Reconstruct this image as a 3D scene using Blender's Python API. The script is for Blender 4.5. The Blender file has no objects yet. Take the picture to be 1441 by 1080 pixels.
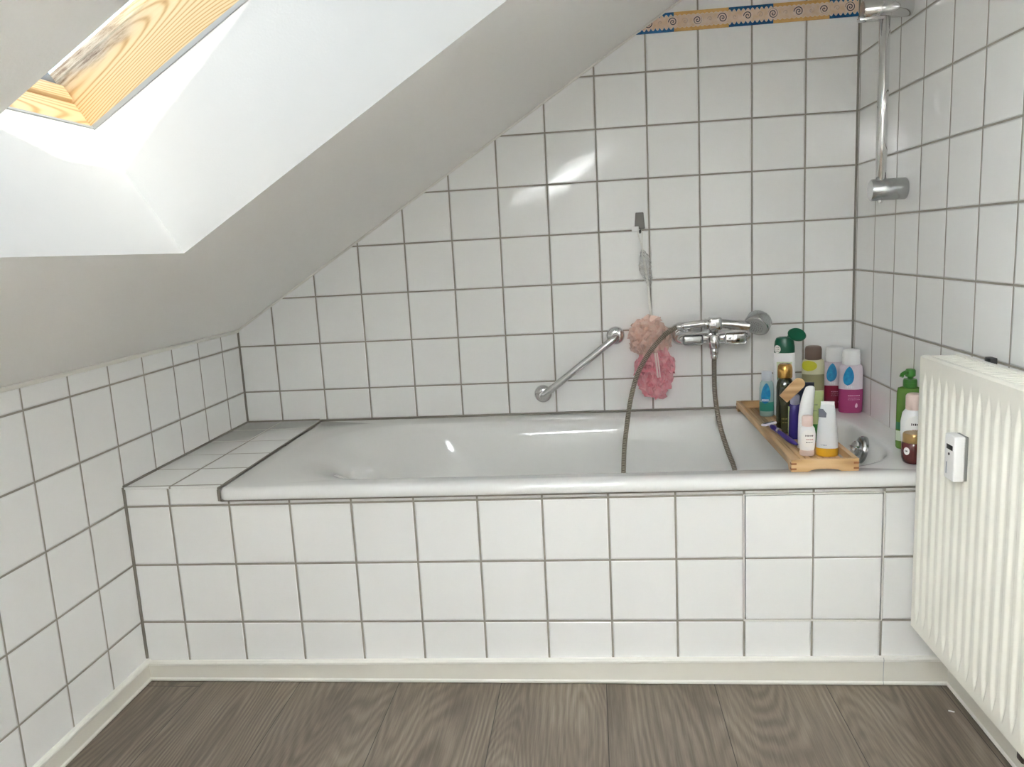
import bpy, bmesh, math, random
from math import sin, cos, pi, radians, sqrt, atan2
from mathutils import Vector, Matrix
random.seed(7)
sc = bpy.context.scene
COL = sc.collection

# ------------------------------------------------------------------ room measures (metres, z = 0 on the floor)
P = 0.152                    # tile pitch
W = 1.942                    # left knee wall to right wall
D = 0.740                    # depth of the tiled tub surround
YN = -3.30                   # wall behind the viewer
ZT = 0.611                   # height of a grout line all walls share
CS = 0.621                   # slope of the roof
CZ = 0.819                   # height where the roof meets the knee wall
def ceil_z(x): return CZ + CS*x
ZR = ceil_z(W)
RIM = 0.505                  # top of the bath rim
LEDGE = 0.509

# ------------------------------------------------------------------ node helpers
def lin(c):
    def f(v):
        v /= 255.0
        return v/12.92 if v <= 0.04045 else ((v+0.055)/1.055)**2.4
    return (f(c[0]), f(c[1]), f(c[2]), 1.0)

class NT:
    def __init__(s, name):
        s.mat = bpy.data.materials.new(name); s.mat.use_nodes = True
        s.t = s.mat.node_tree; s.t.nodes.clear()
        s.out = s.t.nodes.new('ShaderNodeOutputMaterial')
    def n(s, typ, **kw):
        nd = s.t.nodes.new(typ)
        for k, v in kw.items(): setattr(nd, k, v)
        return nd
    def l(s, a, b): s.t.links.new(a, b)
    def put(s, sock, v):
        if isinstance(v, bpy.types.NodeSocket): s.l(v, sock)
        else: sock.default_value = v
    def m(s, op, a, b=None, c=None, clamp=False):
        nd = s.n('ShaderNodeMath', operation=op, use_clamp=clamp)
        s.put(nd.inputs[0], a)
        if b is not None: s.put(nd.inputs[1], b)
        if c is not None: s.put(nd.inputs[2], c)
        return nd.outputs[0]
    def step(s, v, lo, hi, a=0.0, b=1.0):
        nd = s.n('ShaderNodeMapRange', interpolation_type='SMOOTHSTEP')
        s.put(nd.inputs[0], v); nd.inputs[1].default_value = lo; nd.inputs[2].default_value = hi
        nd.inputs[3].default_value = a; nd.inputs[4].default_value = b
        return nd.outputs[0]
    def mix(s, f, a, b, mode='MIX'):
        nd = s.n('ShaderNodeMix', data_type='RGBA', blend_type=mode)
        s.put(nd.inputs[0], f); s.put(nd.inputs[6], a); s.put(nd.inputs[7], b)
        return nd.outputs[2]
    def xyz(s, which='Object'):
        tc = s.n('ShaderNodeTexCoord'); sp = s.n('ShaderNodeSeparateXYZ')
        s.l(tc.outputs[which], sp.inputs[0]); return sp.outputs[0], sp.outputs[1], sp.outputs[2]
    def vec(s, x, y, z=0.0):
        nd = s.n('ShaderNodeCombineXYZ'); s.put(nd.inputs[0], x); s.put(nd.inputs[1], y); s.put(nd.inputs[2], z)
        return nd.outputs[0]
    def noise(s, vec, scale, detail=3.0, rough=0.5, out=0):
        nd = s.n('ShaderNodeTexNoise'); s.put(nd.inputs['Vector'], vec)
        nd.inputs['Scale'].default_value = scale; nd.inputs['Detail'].default_value = detail
        nd.inputs['Roughness'].default_value = rough
        return nd.outputs[out]
    def ramp(s, f, stops):
        nd = s.n('ShaderNodeValToRGB'); s.put(nd.inputs[0], f); cr = nd.color_ramp
        while len(cr.elements) < len(stops): cr.elements.new(0.5)
        for e, (p, c) in zip(cr.elements, stops): e.position = p; e.color = c
        return nd.outputs[0]
    def bump(s, h, dist, strength=1.0, normal=None):
        nd = s.n('ShaderNodeBump'); s.put(nd.inputs['Height'], h)
        nd.inputs['Distance'].default_value = dist; nd.inputs['Strength'].default_value = strength
        if normal is not None: s.l(normal, nd.inputs['Normal'])
        return nd.outputs[0]
    def bsdf(s, color, rough=0.5, **kw):
        b = s.n('ShaderNodeBsdfPrincipled'); s.put(b.inputs['Base Color'], color); s.put(b.inputs['Roughness'], rough)
        for k, v in kw.items(): s.put(b.inputs[k.replace('_', ' ')], v)
        s.l(b.outputs[0], s.out.inputs[0]); return b

def plain(name, rgb, rough=0.4, **kw):
    t = NT(name); col = lin(rgb)
    tc = t.n('ShaderNodeTexCoord')
    nz = t.noise(tc.outputs['Object'], 9.0, 2.0)
    c = t.mix(t.step(nz, 0.3, 0.7, 0.0, 0.06), col, tuple(x*0.85 for x in col[:3])+(1,))
    t.bsdf(c, rough, **kw); return t.mat

def tile_mat(name, ax_u, u0, ax_v, v0, tile=(240, 240, 239), grout=(152, 147, 137), g=0.0045, rough=0.09):
    """square glazed tiles in joints; ax_* are 0/1/2 = X/Y/Z, u0/v0 = position of one joint"""
    t = NT(name); c = t.xyz()
    u = t.m('DIVIDE', t.m('SUBTRACT', c[ax_u], u0), P); v = t.m('DIVIDE', t.m('SUBTRACT', c[ax_v], v0), P)
    fu, fv = t.m('FLOOR', u), t.m('FLOOR', v)
    uu, vv = t.m('SUBTRACT', u, fu), t.m('SUBTRACT', v, fv)
    du = t.m('MINIMUM', uu, t.m('SUBTRACT', 1.0, uu)); dv = t.m('MINIMUM', vv, t.m('SUBTRACT', 1.0, vv))
    d = t.m('MULTIPLY', t.m('MINIMUM', du, dv), P)
    face = t.step(d, g/2-0.0004, g/2+0.0005)
    wn = t.n('ShaderNodeTexWhiteNoise', noise_dimensions='2D'); t.l(t.vec(fu, fv), wn.inputs['Vector'])
    # each tile sits at its own tiny angle
    sub = t.n('ShaderNodeVectorMath', operation='SUBTRACT'); t.l(wn.outputs['Color'], sub.inputs[0]); sub.inputs[1].default_value = (.5, .5, .5)
    scl = t.n('ShaderNodeVectorMath', operation='SCALE'); t.l(sub.outputs[0], scl.inputs[0]); scl.inputs['Scale'].default_value = 0.022
    geo = t.n('ShaderNodeNewGeometry')
    add = t.n('ShaderNodeVectorMath', operation='ADD'); t.l(geo.outputs['Normal'], add.inputs[0]); t.l(scl.outputs[0], add.inputs[1])
    nrm = t.n('ShaderNodeVectorMath', operation='NORMALIZE'); t.l(add.outputs[0], nrm.inputs[0])
    tc = t.n('ShaderNodeTexCoord')
    wav = t.noise(tc.outputs['Object'], 14.0, 1.5)
    h = t.m('ADD', t.step(d, g/2-0.0004, g/2+0.0028), t.m('MULTIPLY', wav, 0.10))
    nb = t.bump(h, 0.0016, 1.0, nrm.outputs[0])
    tc2 = lin(tile); gc = lin(grout)
    tcol = t.mix(t.m('MULTIPLY', wn.outputs['Value'], 0.5), tc2, tuple(x*0.95 for x in tc2[:3])+(1,))
    gn = t.noise(tc.outputs['Object'], 60.0, 3.0)
    gcol = t.mix(gn, tuple(x*0.8 for x in gc[:3])+(1,), tuple(min(1, x*1.2) for x in gc[:3])+(1,))
    b = t.bsdf(t.mix(face, gcol, tcol), t.m('MULTIPLY_ADD', face, rough-0.8, 0.8))
    t.l(nb, b.inputs['Normal'])
    b.inputs['IOR'].default_value = 1.5
    return t.mat

def wood_mat(name, ax_len, ax_wid, cols, ring=38.0, rough=0.5, stretch=0.16, scale=6.0, bumpd=0.0, coat=0.0, ax_third=None, fibre=0.25):
    t = NT(name); c = t.xyz()
    third = c[3-ax_len-ax_wid]
    v = t.vec(t.m('MULTIPLY', c[ax_len], stretch), c[ax_wid], t.m('MULTIPLY', third, 1.0))
    f = t.noise(v, scale, 1.2, 0.4)
    r = t.m('MULTIPLY_ADD', t.m('SINE', t.m('MULTIPLY', f, ring)), 0.5, 0.5)
    fv = t.vec(t.m('MULTIPLY', c[ax_len], 6.0), t.m('MULTIPLY', c[ax_wid], 260.0), t.m('MULTIPLY', third, 260.0))
    fib = t.noise(fv, 1.0, 3.0, 0.6)
    k = t.m('ADD', t.m('MULTIPLY', r, 1.0-fibre), t.m('MULTIPLY', fib, fibre))
    col = t.ramp(k, cols)
    b = t.bsdf(col, rough)
    b.inputs['Coat Weight'].default_value = coat
    if bumpd: t.l(t.bump(k, bumpd, 0.6), b.inputs['Normal'])
    return t.mat

# ------------------------------------------------------------------ mesh helpers
def link(name, me, mat=None, parent=None, smooth=True):
    o = bpy.data.objects.new(name, me); COL.objects.link(o)
    if mat is not None:
        for mm in (mat if isinstance(mat, (list, tuple)) else [mat]): me.materials.append(mm)
    if parent is not None: o.parent = parent
    if smooth:
        for p in me.polygons: p.use_smooth = True
    return o

def raw(name, verts, faces, mat=None, parent=None, smooth=False, mi=None, weld=False):
    me = bpy.data.meshes.new(name); me.from_pydata([tuple(v) for v in verts], [], faces); me.update()
    o = link(name, me, mat, parent, smooth)
    if mi:
        for p, i in zip(me.polygons, mi): p.material_index = i
    if weld:
        bm = bmesh.new(); bm.from_mesh(me); bmesh.ops.remove_doubles(bm, verts=bm.verts, dist=1e-5)
        bmesh.ops.recalc_face_normals(bm, faces=bm.faces); bm.to_mesh(me); bm.free()
    return o

class MB:
    """collects shapes, links them as one mesh object"""
    def __init__(s): s.v = []; s.f = []; s.i = []
    def add(s, verts, faces, mi=0, M=None):
        b = len(s.v)
        s.v += [tuple(M @ Vector(v)) if M is not None else tuple(v) for v in verts]
        s.f += [tuple(b+k for k in f) for f in faces]; s.i += [mi]*len(faces); return s
    def box(s, x0, x1, y0, y1, z0, z1, bev=0.0, mi=0, M=None, seg=2):
        bm = bmesh.new(); bmesh.ops.create_cube(bm, size=1.0)
        bmesh.ops.scale(bm, vec=(x1-x0, y1-y0, z1-z0), verts=bm.verts)
        bmesh.ops.translate(bm, vec=((x0+x1)/2, (y0+y1)/2, (z0+z1)/2), verts=bm.verts)
        if bev: bmesh.ops.bevel(bm, geom=bm.edges[:], offset=bev, segments=seg, affect='EDGES', profile=0.5)
        return s.bm(bm, mi, M)
    def bm(s, bm, mi=0, M=None):
        bm.verts.index_update()
        s.add([v.co[:] for v in bm.verts], [[v.index for v in f.verts] for f in bm.faces], mi, M); bm.free(); return s
    def lathe(s, prof, n=32, sx=1.0, sy=1.0, mi=0, M=None, power=2.0):
        vs, fs = [], []
        for r, z in prof:
            for k in range(n):
                a = 2*pi*k/n; ca, sa = cos(a), sin(a)
                e = (abs(ca)**power+abs(sa)**power)**(-1.0/power) if power != 2.0 else 1.0
                vs.append((r*sx*ca*e, r*sy*sa*e, z))
        for j in range(len(prof)-1):
            for k in range(n):
                k2 = (k+1) % n; fs.append((j*n+k, j*n+k2, (j+1)*n+k2, (j+1)*n+k))
        if prof[0][0] > 1e-6: fs.append(tuple(range(n-1, -1, -1)))
        if prof[-1][0] > 1e-6: fs.append(tuple((len(prof)-1)*n+k for k in range(n)))
        return s.add(vs, fs, mi, M)
    def tube(s, pts, rad, n=12, mi=0, caps=True, M=None, flat=1.0):
        pts = [Vector(p) for p in pts]; N = len(pts)
        rads = rad if isinstance(rad, (list, tuple)) else [rad]*N
        tang = []
        for i in range(N):
            a = pts[max(0, i-1)]; b = pts[min(N-1, i+1)]
            tang.append((b-a).normalized())
        up = Vector((0, 0, 1)) if abs(tang[0].z) < 0.9 else Vector((0, 1, 0))
        nx = tang[0].cross(up).normalized()
        vs, fs = [], []
        for i in range(N):
            nx = (nx - tang[i]*nx.dot(tang[i])).normalized(); ny = tang[i].cross(nx)
            for k in range(n):
                a = 2*pi*k/n; vs.append(pts[i] + nx*(rads[i]*cos(a)) + ny*(rads[i]*flat*sin(a)))
        for i in range(N-1):
            for k in range(n):
                k2 = (k+1) % n; fs.append((i*n+k, i*n+k2, (i+1)*n+k2, (i+1)*n+k))
        if caps: fs.append(tuple(range(n-1, -1, -1))); fs.append(tuple((N-1)*n+k for k in range(n)))
        return s.add(vs, fs, mi, M)
    def prism(s, outline, axis, a, b, mi=0, M=None):
        """outline in the two other axes, swept from a to b along axis"""
        n = len(outline); vs = []
        for t in (a, b):
            for p, q in outline:
                vs.append({0: (t, p, q), 1: (p, t, q), 2: (p, q, t)}[axis])
        fs = [tuple(range(n)), tuple(range(2*n-1, n-1, -1))] + [(k, n+k, n+(k+1) % n, (k+1) % n) for k in range(n)]
        return s.add(vs, fs, mi, M)
    def build(s, name, mat=None, parent=None, smooth=True, angle=35):
        me = bpy.data.meshes.new(name); me.from_pydata(s.v, [], s.f); me.update()
        for p, i in zip(me.polygons, s.i): p.material_index = i
        bm = bmesh.new(); bm.from_mesh(me); bmesh.ops.recalc_face_normals(bm, faces=bm.faces); bm.to_mesh(me); bm.free()
        o = link(name, me, mat, parent, smooth)
        if smooth: me.set_sharp_from_angle(angle=radians(angle))
        return o

def thing(name, label, cat, loc=(0, 0, 0), rz=0.0, group=None):
    o = bpy.data.objects.new(name, None); COL.objects.link(o); o.empty_display_size = 0.02
    o.location = loc; o.rotation_euler = (0, 0, rz); o['label'] = label; o['category'] = cat
    if group: o['group'] = group
    return o
def tag(o, label, cat, group=None):
    o['label'] = label; o['category'] = cat
    if group: o['group'] = group
    return o
def struct(o): o['kind'] = 'structure'; return o

def spline(pts, n):
    """Catmull-Rom through pts, n samples"""
    p = [Vector(q) for q in pts]; p = [p[0]*2-p[1]] + p + [p[-1]*2-p[-2]]; out = []
    segs = len(p)-3
    for i in range(n):
        t = i/(n-1)*segs; k = min(int(t), segs-1); u = t-k
        a, b, c, d = p[k:k+4]
        out.append(0.5*((2*b) + (c-a)*u + (2*a-5*b+4*c-d)*u*u + (3*b-a-3*c+d)*u**3))
    return out

def axis_matrix(origin, zdir, xhint=(0, 0, 1)):
    z = Vector(zdir).normalized(); x = Vector(xhint); x = (x - z*x.dot(z))
    if x.length < 1e-4: x = Vector((1, 0, 0)); x = x - z*x.dot(z)
    x.normalize(); y = z.cross(x)
    return Matrix(((x.x, y.x, z.x, origin[0]), (x.y, y.y, z.y, origin[1]), (x.z, y.z, z.z, origin[2]), (0, 0, 0, 1)))

# ------------------------------------------------------------------ materials
m_paint = NT('white_wall_paint')
_tc = m_paint.n('ShaderNodeTexCoord')
_b = m_paint.bsdf(lin((237, 236, 233)), 0.75)
m_paint.l(m_paint.bump(m_paint.noise(_tc.outputs['Object'], 220.0, 3.0), 0.0008, 0.35), _b.inputs['Normal'])
m_paint = m_paint.mat
A_BACK, B_LEFT, G_RIGHT, C_FRONT = 0.1232, -0.1251, -0.1646, 0.1156
m_tile_back = tile_mat('tiles_back', 0, A_BACK, 2, ZT)
m_tile_left = tile_mat('tiles_left', 1, B_LEFT, 2, ZT)
m_tile_right = tile_mat('tiles_right', 1, G_RIGHT, 2, ZT)
m_tile_front = tile_mat('tiles_front', 0, C_FRONT, 2, ZT, rough=0.16, g=.0048)
m_tile_ledge = tile_mat('tiles_ledge', 0, A_BACK, 1, B_LEFT)
m_silicone = plain('grey_silicone', (133, 128, 118), 0.5)
m_acrylic = plain('white_sealant', (226, 224, 217), 0.5)
m_chrome = plain('chrome', (222, 222, 222), 0.07, Metallic=1.0)
m_chrome_soft = plain('satin_chrome', (190, 191, 192), 0.22, Metallic=1.0)
m_hose = plain('hose_metal', (186, 180, 168), 0.20, Metallic=1.0)
m_enamel = plain('bath_enamel', (233, 233, 231), 0.10, IOR=1.5, Coat_Weight=0.3)
m_pvc = plain('white_pvc', (238, 237, 230), 0.35)
m_pvc_face = plain('cream_pvc', (228, 225, 215), 0.4)
m_rad = plain('radiator_enamel', (240, 238, 228), 0.3)
m_rad_in = plain('radiator_inside', (150, 148, 140), 0.6)
m_dark = plain('black_plastic', (30, 30, 32), 0.4)
m_white_pl = plain('white_plastic', (240, 240, 240), 0.35)
m_grey_pl = plain('grey_plastic', (128, 124, 119), 0.35)
m_seal = plain('grey_rubber_seal', (176, 178, 178), 0.6)
m_alu = plain('grey_aluminium', (132, 137, 142), 0.45, Metallic=0.6)

def floor_mat():
    t = NT('oak_plank_floor'); c = t.xyz()
    pw = 0.252; x0 = 0.153
    u = t.m('DIVIDE', t.m('SUBTRACT', c[0], x0), pw); fu = t.m('FLOOR', u); uu = t.m('SUBTRACT', u, fu)
    wn = t.n('ShaderNodeTexWhiteNoise', noise_dimensions='1D'); t.l(fu, wn.inputs['W'])
    off = t.m('MULTIPLY', wn.outputs['Value'], 7.3)
    # end joints, staggered plank by plank
    ly = t.m('ADD', t.m('DIVIDE', c[1], 1.28), t.m('MULTIPLY', wn.outputs['Value'], 3.7)); fy = t.m('FLOOR', ly)
    vy = t.m('SUBTRACT', ly, fy)
    # cathedral figure: contour lines of a slow noise field stretched along the plank
    base = t.vec(t.m('ADD', c[0], off), t.m('ADD', t.m('MULTIPLY', c[1], 0.15), t.m('MULTIPLY', off, 1.7)), fy)
    f = t.noise(base, 6.0, 0.6, 0.4)
    wob = t.noise(t.vec(t.m('MULTIPLY', c[0], 30.0), t.m('MULTIPLY', c[1], 8.0), off), 1.0, 2.0)
    ph = t.m('ADD', t.m('MULTIPLY', f, 210.0), t.m('MULTIPLY', wob, 5.0))
    r = t.m('MULTIPLY_ADD', t.m('SINE', ph), 0.5, 0.5)
    fade = t.step(t.noise(t.vec(t.m('ADD', c[0], off), t.m('MULTIPLY', c[1], 0.5), off), 9.0, 1.0), 0.34, 0.62)
    r = t.m('ADD', t.m('MULTIPLY', r, t.m('MULTIPLY_ADD', fade, 0.55, 0.35)), 0.05)
    fib = t.noise(t.vec(t.m('MULTIPLY', c[0], 240.0), t.m('MULTIPLY', c[1], 7.0), off), 1.0, 4.0, 0.65)
    big = t.noise(t.vec(t.m('ADD', t.m('MULTIPLY', c[0], 2.4), off), t.m('MULTIPLY', c[1], 0.5), off), 4.0, 2.0)
    k = t.m('ADD', t.m('ADD', t.m('MULTIPLY', r, 0.20), t.m('MULTIPLY', fib, 0.56)), t.m('MULTIPLY', big, 0.44))
    col = t.ramp(k, [(0.22, lin((74, 63, 53))), (0.48, lin((116, 104, 91))), (0.68, lin((143, 131, 116))), (0.92, lin((172, 160, 145)))])
    tone = t.m('MULTIPLY_ADD', wn.outputs['Value'], 0.12, 0.82)
    seam = t.m('MULTIPLY', t.m('MINIMUM', uu, t.m('SUBTRACT', 1.0, uu)), pw)
    seamy = t.m('MULTIPLY', t.m('MINIMUM', vy, t.m('SUBTRACT', 1.0, vy)), 1.28)
    sm = t.step(t.m('MINIMUM', seam, seamy), 0.0003, 0.0013)
    col = t.mix(1.0, col, t.vec(tone, tone, tone), 'MULTIPLY')
    col = t.mix(sm, lin((52, 44, 38)), col)
    b = t.bsdf(col, t.m('MULTIPLY_ADD', fib, 0.2, 0.34))
    t.l(t.bump(t.m('ADD', t.m('MULTIPLY', k, 0.3), sm), 0.0007, 0.7), b.inputs['Normal'])
    return t.mat
m_floor = floor_mat()

PINE = [(0.10, lin((250, 214, 150))), (0.55, lin((240, 194, 120))), (0.80, lin((214, 156, 84))), (0.97, lin((176, 116, 56)))]
BEECH = [(0.15, lin((214, 180, 134))), (0.6, lin((198, 160, 112))), (0.95, lin((168, 130, 86)))]
m_beech = wood_mat('beech_wood', 1, 0, BEECH, ring=22.0, stretch=0.12, scale=22.0, rough=0.45)
m_beech_x = wood_mat('beech_wood_cross', 0, 2, BEECH, ring=22.0, stretch=0.2, scale=22.0, rough=0.45)
m_beech_end = plain('beech_end_grain', (148, 96, 56), 0.6)

# ================================================================== SETTING
# floor
struct(raw('floor', [(-.02, YN, 0), (W+.02, YN, 0), (W+.02, -D+.02, 0), (-.02, -D+.02, 0)], [(0, 1, 2, 3)], m_floor))
# walls
struct(raw('wall_back', [(0, 0, 0), (W, 0, 0), (W, 0, ZR), (0, 0, CZ)], [(0, 1, 2, 3)], m_tile_back))
struct(raw('wall_left', [(0, YN, 0), (0, 0, 0), (0, 0, CZ), (0, YN, CZ)], [(0, 1, 2, 3)], m_tile_left))
struct(raw('wall_right', [(W, 0, 0), (W, YN, 0), (W, YN, ZR), (W, 0, ZR)], [(0, 1, 2, 3)], m_tile_right))
struct(raw('wall_near', [(W, YN, 0), (0, YN, 0), (0, YN, CZ), (W, YN, ZR)], [(0, 1, 2, 3)], m_paint))
# tiled front of the tub surround, with the gap the service hatch closes
hx0, hx1, hz0, hz1 = C_FRONT+9*P, C_FRONT+11*P, ZT-3*P, ZT-P
xs = [0, hx0, hx1, W]; zs = [0, hz0, hz1, 0.482]
vs = [(x, -D, z) for z in zs for x in xs]; fs = []
for j in range(3):
    for i in range(3):
        if not (i == 1 and j == 1): fs.append((j*4+i, j*4+i+1, (j+1)*4+i+1, (j+1)*4+i))
# strip left of the tub rises to the ledge
b = len(vs); vs += [(0, -D, .482), (.2505, -D, .482), (.2505, -D, LEDGE-.0065), (0, -D, LEDGE-.0065)]; fs.append((b, b+1, b+2, b+3))
struct(raw('wall_front', vs, fs, m_tile_front))
# tiled ledge at the head of the tub
lb = MB(); lb.box(0, .2505, -D-.003, 0, LEDGE-.006, LEDGE, 0.0015)
struct(lb.build('trim_1', m_tile_ledge))
# sealant in the corners
def bead(name, pts, r, mat):
    mb = MB(); mb.tube(pts, r, 8); return struct(mb.build(name, mat))
bead('trim_2', [(.001, -.001, LEDGE), (.001, -.001, CZ-.004)], .0045, m_silicone)
bead('trim_3', [(W-.001, -.001, RIM), (W-.001, -.001, ZR-.01)], .0045, m_silicone)
bead('trim_4', [(.001, -D, LEDGE), (.001, -.001, LEDGE)], .0045, m_silicone)
bead('trim_5', [(.001, -.001, LEDGE), (.25, -.001, LEDGE)], .0045, m_silicone)
bead('trim_6', [(.002, -D-.001, .058), (.002, -D-.001, LEDGE)], .0042, m_silicone)
bead('trim_7', [(.001, YN, CZ-.004), (.001, -.001, CZ-.004)], .006, m_acrylic)
bead('trim_8', [(.003, -.001, CZ), (W, -.001, ZR-.003)], .0045, m_acrylic)
bead('trim_9', [(W-.001, -D-.001, .06), (W-.001, -D-.001, .48)], .004, m_silicone)

# decorated border strip of tiles on the back wall
def border_mat():
    t = NT('spiral_border'); c = t.xyz(); x, z = c[0], c[2]
    zc = 1.654; h = 0.0265
    zz = t.m('SUBTRACT', z, zc); az = t.m('ABSOLUTE', zz)
    ph = t.m('DIVIDE', t.m('SUBTRACT', x, 1.4232), 0.2793); fr = t.m('SUBTRACT', ph, t.m('FLOOR', ph))
    yel = t.m('LESS_THAN', fr, 0.555)
    wave = t.m('ABSOLUTE', t.m('SINE', t.m('MULTIPLY', x, pi/0.0128)))
    edge_y = t.m('MULTIPLY_ADD', wave, 0.0035, 0.0150)
    edge_b = t.m('MULTIPLY_ADD', wave, 0.0075, 0.0130)
    edge = t.m('ADD', t.m('MULTIPLY', yel, edge_y), t.m('MULTIPLY', t.m('SUBTRACT', 1.0, yel), edge_b))
    out = t.step(t.m('SUBTRACT', az, edge), -0.0006, 0.0006)
    halo = t.step(t.m('SUBTRACT', az, edge), -0.0035, -0.0008)
    tc = t.n('ShaderNodeTexCoord'); nz = t.noise(tc.outputs['Object'], 70.0, 3.0)
    sand = t.ramp(nz, [(0.3, lin((216, 186, 152))), (0.7, lin((226, 204, 188)))])
    sand = t.mix(t.m('MULTIPLY', halo, 0.6), sand, lin((228, 214, 204)))
    oc = t.mix(yel, t.ramp(nz, [(0.3, lin((22, 74, 128))), (0.7, lin((34, 100, 150)))]), t.ramp(nz, [(0.3, lin((208, 160, 92))), (0.7, lin((222, 176, 110)))]))
    col = t.mix(out, sand, oc)
    # dark spirals, and pale ones between them
    def spirals(x0, rmax, w, phase):
        pt = 0.0706
        s = t.m('DIVIDE', t.m('SUBTRACT', x, x0), pt); k = t.m('FLOOR', t.m('ADD', s, 0.5))
        lx = t.m('MULTIPLY', t.m('SUBTRACT', s, k), pt)
        r = t.m('SQRT', t.m('ADD', t.m('MULTIPLY', lx, lx), t.m('MULTIPLY', zz, zz)))
        ang = t.m('DIVIDE', t.m('ARCTAN2', zz, lx), 2*pi)
        q = t.m('ADD', t.m('SUBTRACT', t.m('DIVIDE', r, 0.0064), ang), t.m('MULTIPLY_ADD', k, 0.37, phase))
        q = t.m('SUBTRACT', q, t.m('FLOOR', q))
        on = t.m('LESS_THAN', t.m('ABSOLUTE', t.m('SUBTRACT', q, 0.5)), w)
        rr = t.m('MULTIPLY_ADD', ang, 0.004, rmax)
        return t.m('MULTIPLY', on, t.m('LESS_THAN', r, rr)), t.m('LESS_THAN', r, rmax+0.003)
    dark, disc = spirals(1.4196, 0.0125, 0.19, 0.1)
    pale, _ = spirals(1.4549, 0.0075, 0.17, 0.5)
    col = t.mix(t.m('MULTIPLY', disc, 0.45), col, lin((228, 214, 204)))
    col = t.mix(dark, col, lin((40, 42, 60)))
    col = t.mix(t.m('MULTIPLY', pale, 0.55), col, lin((172, 150, 146)))
    b = t.bsdf(col, 0.22); return t.mat
z0, z1 = 1.6275, 1.6805
xl0, xl1 = (z0-CZ)/CS, (z1-CZ)/CS
mb = MB(); mb.prism([(xl0, z0), (W-.004, z0), (W-.004, z1), (xl1, z1)], 1, -.0025, 0.001)
struct(mb.build('trim_10', border_mat(), smooth=False))

# roof slope with the skylight shaft
U = Vector((1, 0, CS)).normalized(); NN = Vector((-CS, 0, 1)).normalized()
SX = 0.386; O0 = Vector((SX, 0, ceil_z(SX)))
YF, YB = -1.774, -1.040         # near and far side of the shaft
SL, DP = 0.965, 0.287           # length up the slope, depth of the shaft
def rp(s, y, d=0.0):
    v = O0 + U*s + NN*d; return (v.x, y, v.z)
s0 = -SX/U.x; s1 = (W-SX)/U.x
ss = [s0, 0, SL, s1]; yy = [YN, YF, YB, 0]
vs = [rp(s, y) for y in yy for s in ss]; fs = []
for j in range(3):
    for i in range(3):
        if not (i == 1 and j == 1): fs.append((j*4+i, (j+1)*4+i, (j+1)*4+i+1, j*4+i+1))
b = len(vs)
vs += [rp(0, YF, DP), rp(SL, YF, DP), rp(SL, YB, DP), rp(0, YB, DP)]
c0, c1, c2, c3 = 1*4+1, 1*4+2, 2*4+2, 2*4+1
fs += [(c0, c1, b+1, b), (c1, c2, b+2, b+1), (c2, c3, b+3, b+2), (c3, c0, b, b+3)]
struct(raw('ceiling', vs, fs, m_paint))

# skylight window
def pine_mat(name, ax_len, ax_wid, weather=False):
    t = NT(name); c = t.xyz(); third = c[3-ax_len-ax_wid]
    v = t.vec(t.m('MULTIPLY', c[ax_len], 0.17), c[ax_wid], third)
    f = t.noise(v, 5.0, 0.8, 0.4)
    wob = t.noise(t.vec(t.m('MULTIPLY', c[ax_len], 10.0), t.m('MULTIPLY', c[ax_wid], 40.0), third), 1.0, 2.0)
    r = t.m('MULTIPLY_ADD', t.m('SINE', t.m('ADD', t.m('MULTIPLY', f, 430.0), t.m('MULTIPLY', wob, 1.4))), 0.5, 0.5)
    r = t.m('POWER', r, 2.2)
    fib = t.noise(t.vec(t.m('MULTIPLY', c[ax_len], 5.0), t.m('MULTIPLY', c[ax_wid], 300.0), t.m('MULTIPLY', third, 300.0)), 1.0, 3.0)
    k = t.m('ADD', t.m('MULTIPLY', r, 0.6), t.m('MULTIPLY', fib, 0.34))
    col = t.ramp(k, [(0.08, lin((238, 214, 172))), (0.45, lin((228, 198, 150))), (0.75, lin((204, 164, 112))), (0.97, lin((170, 126, 78)))])
    if weather:   # bare grey wood and cracked varnish along the outer edge
        edge = t.m('ADD', c[2], t.m('MULTIPLY', t.noise(t.vec(t.m('MULTIPLY', c[0], 14.0), t.m('MULTIPLY', c[2], 30.0), 0.0), 1.0, 3.0), 0.06))
        lo = t.step(c[0], 0.10, 0.26, 1.0, 0.0)
        mk = t.m('MULTIPLY', t.step(edge, 0.385, 0.420), lo)
        crack = t.noise(t.vec(t.m('MULTIPLY', c[0], 18.0), t.m('MULTIPLY', c[2], 160.0), 1.0), 1.0, 4.0, 0.7)
        wc = t.ramp(crack, [(0.35, lin((110, 84, 70))), (0.5, lin((186, 170, 152))), (0.7, lin((222, 214, 202)))])
        col = t.mix(mk, col, wc)
    t.bsdf(col, 0.42, Coat_Weight=0.15); return t.mat
m_pine_s = pine_mat('pine_along_slope', 0, 2, True)
m_pine_y = pine_mat('pine_across', 1, 2)
th = -math.atan(CS)
win = bpy.data.objects.new('window_1', None); COL.objects.link(win); struct(win)
win.location = O0; win.rotation_euler = (0, th, 0)
FR0, FR1, SA1 = DP-.002, .338, .408    # frame and sash along the depth
fb = .06
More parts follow.
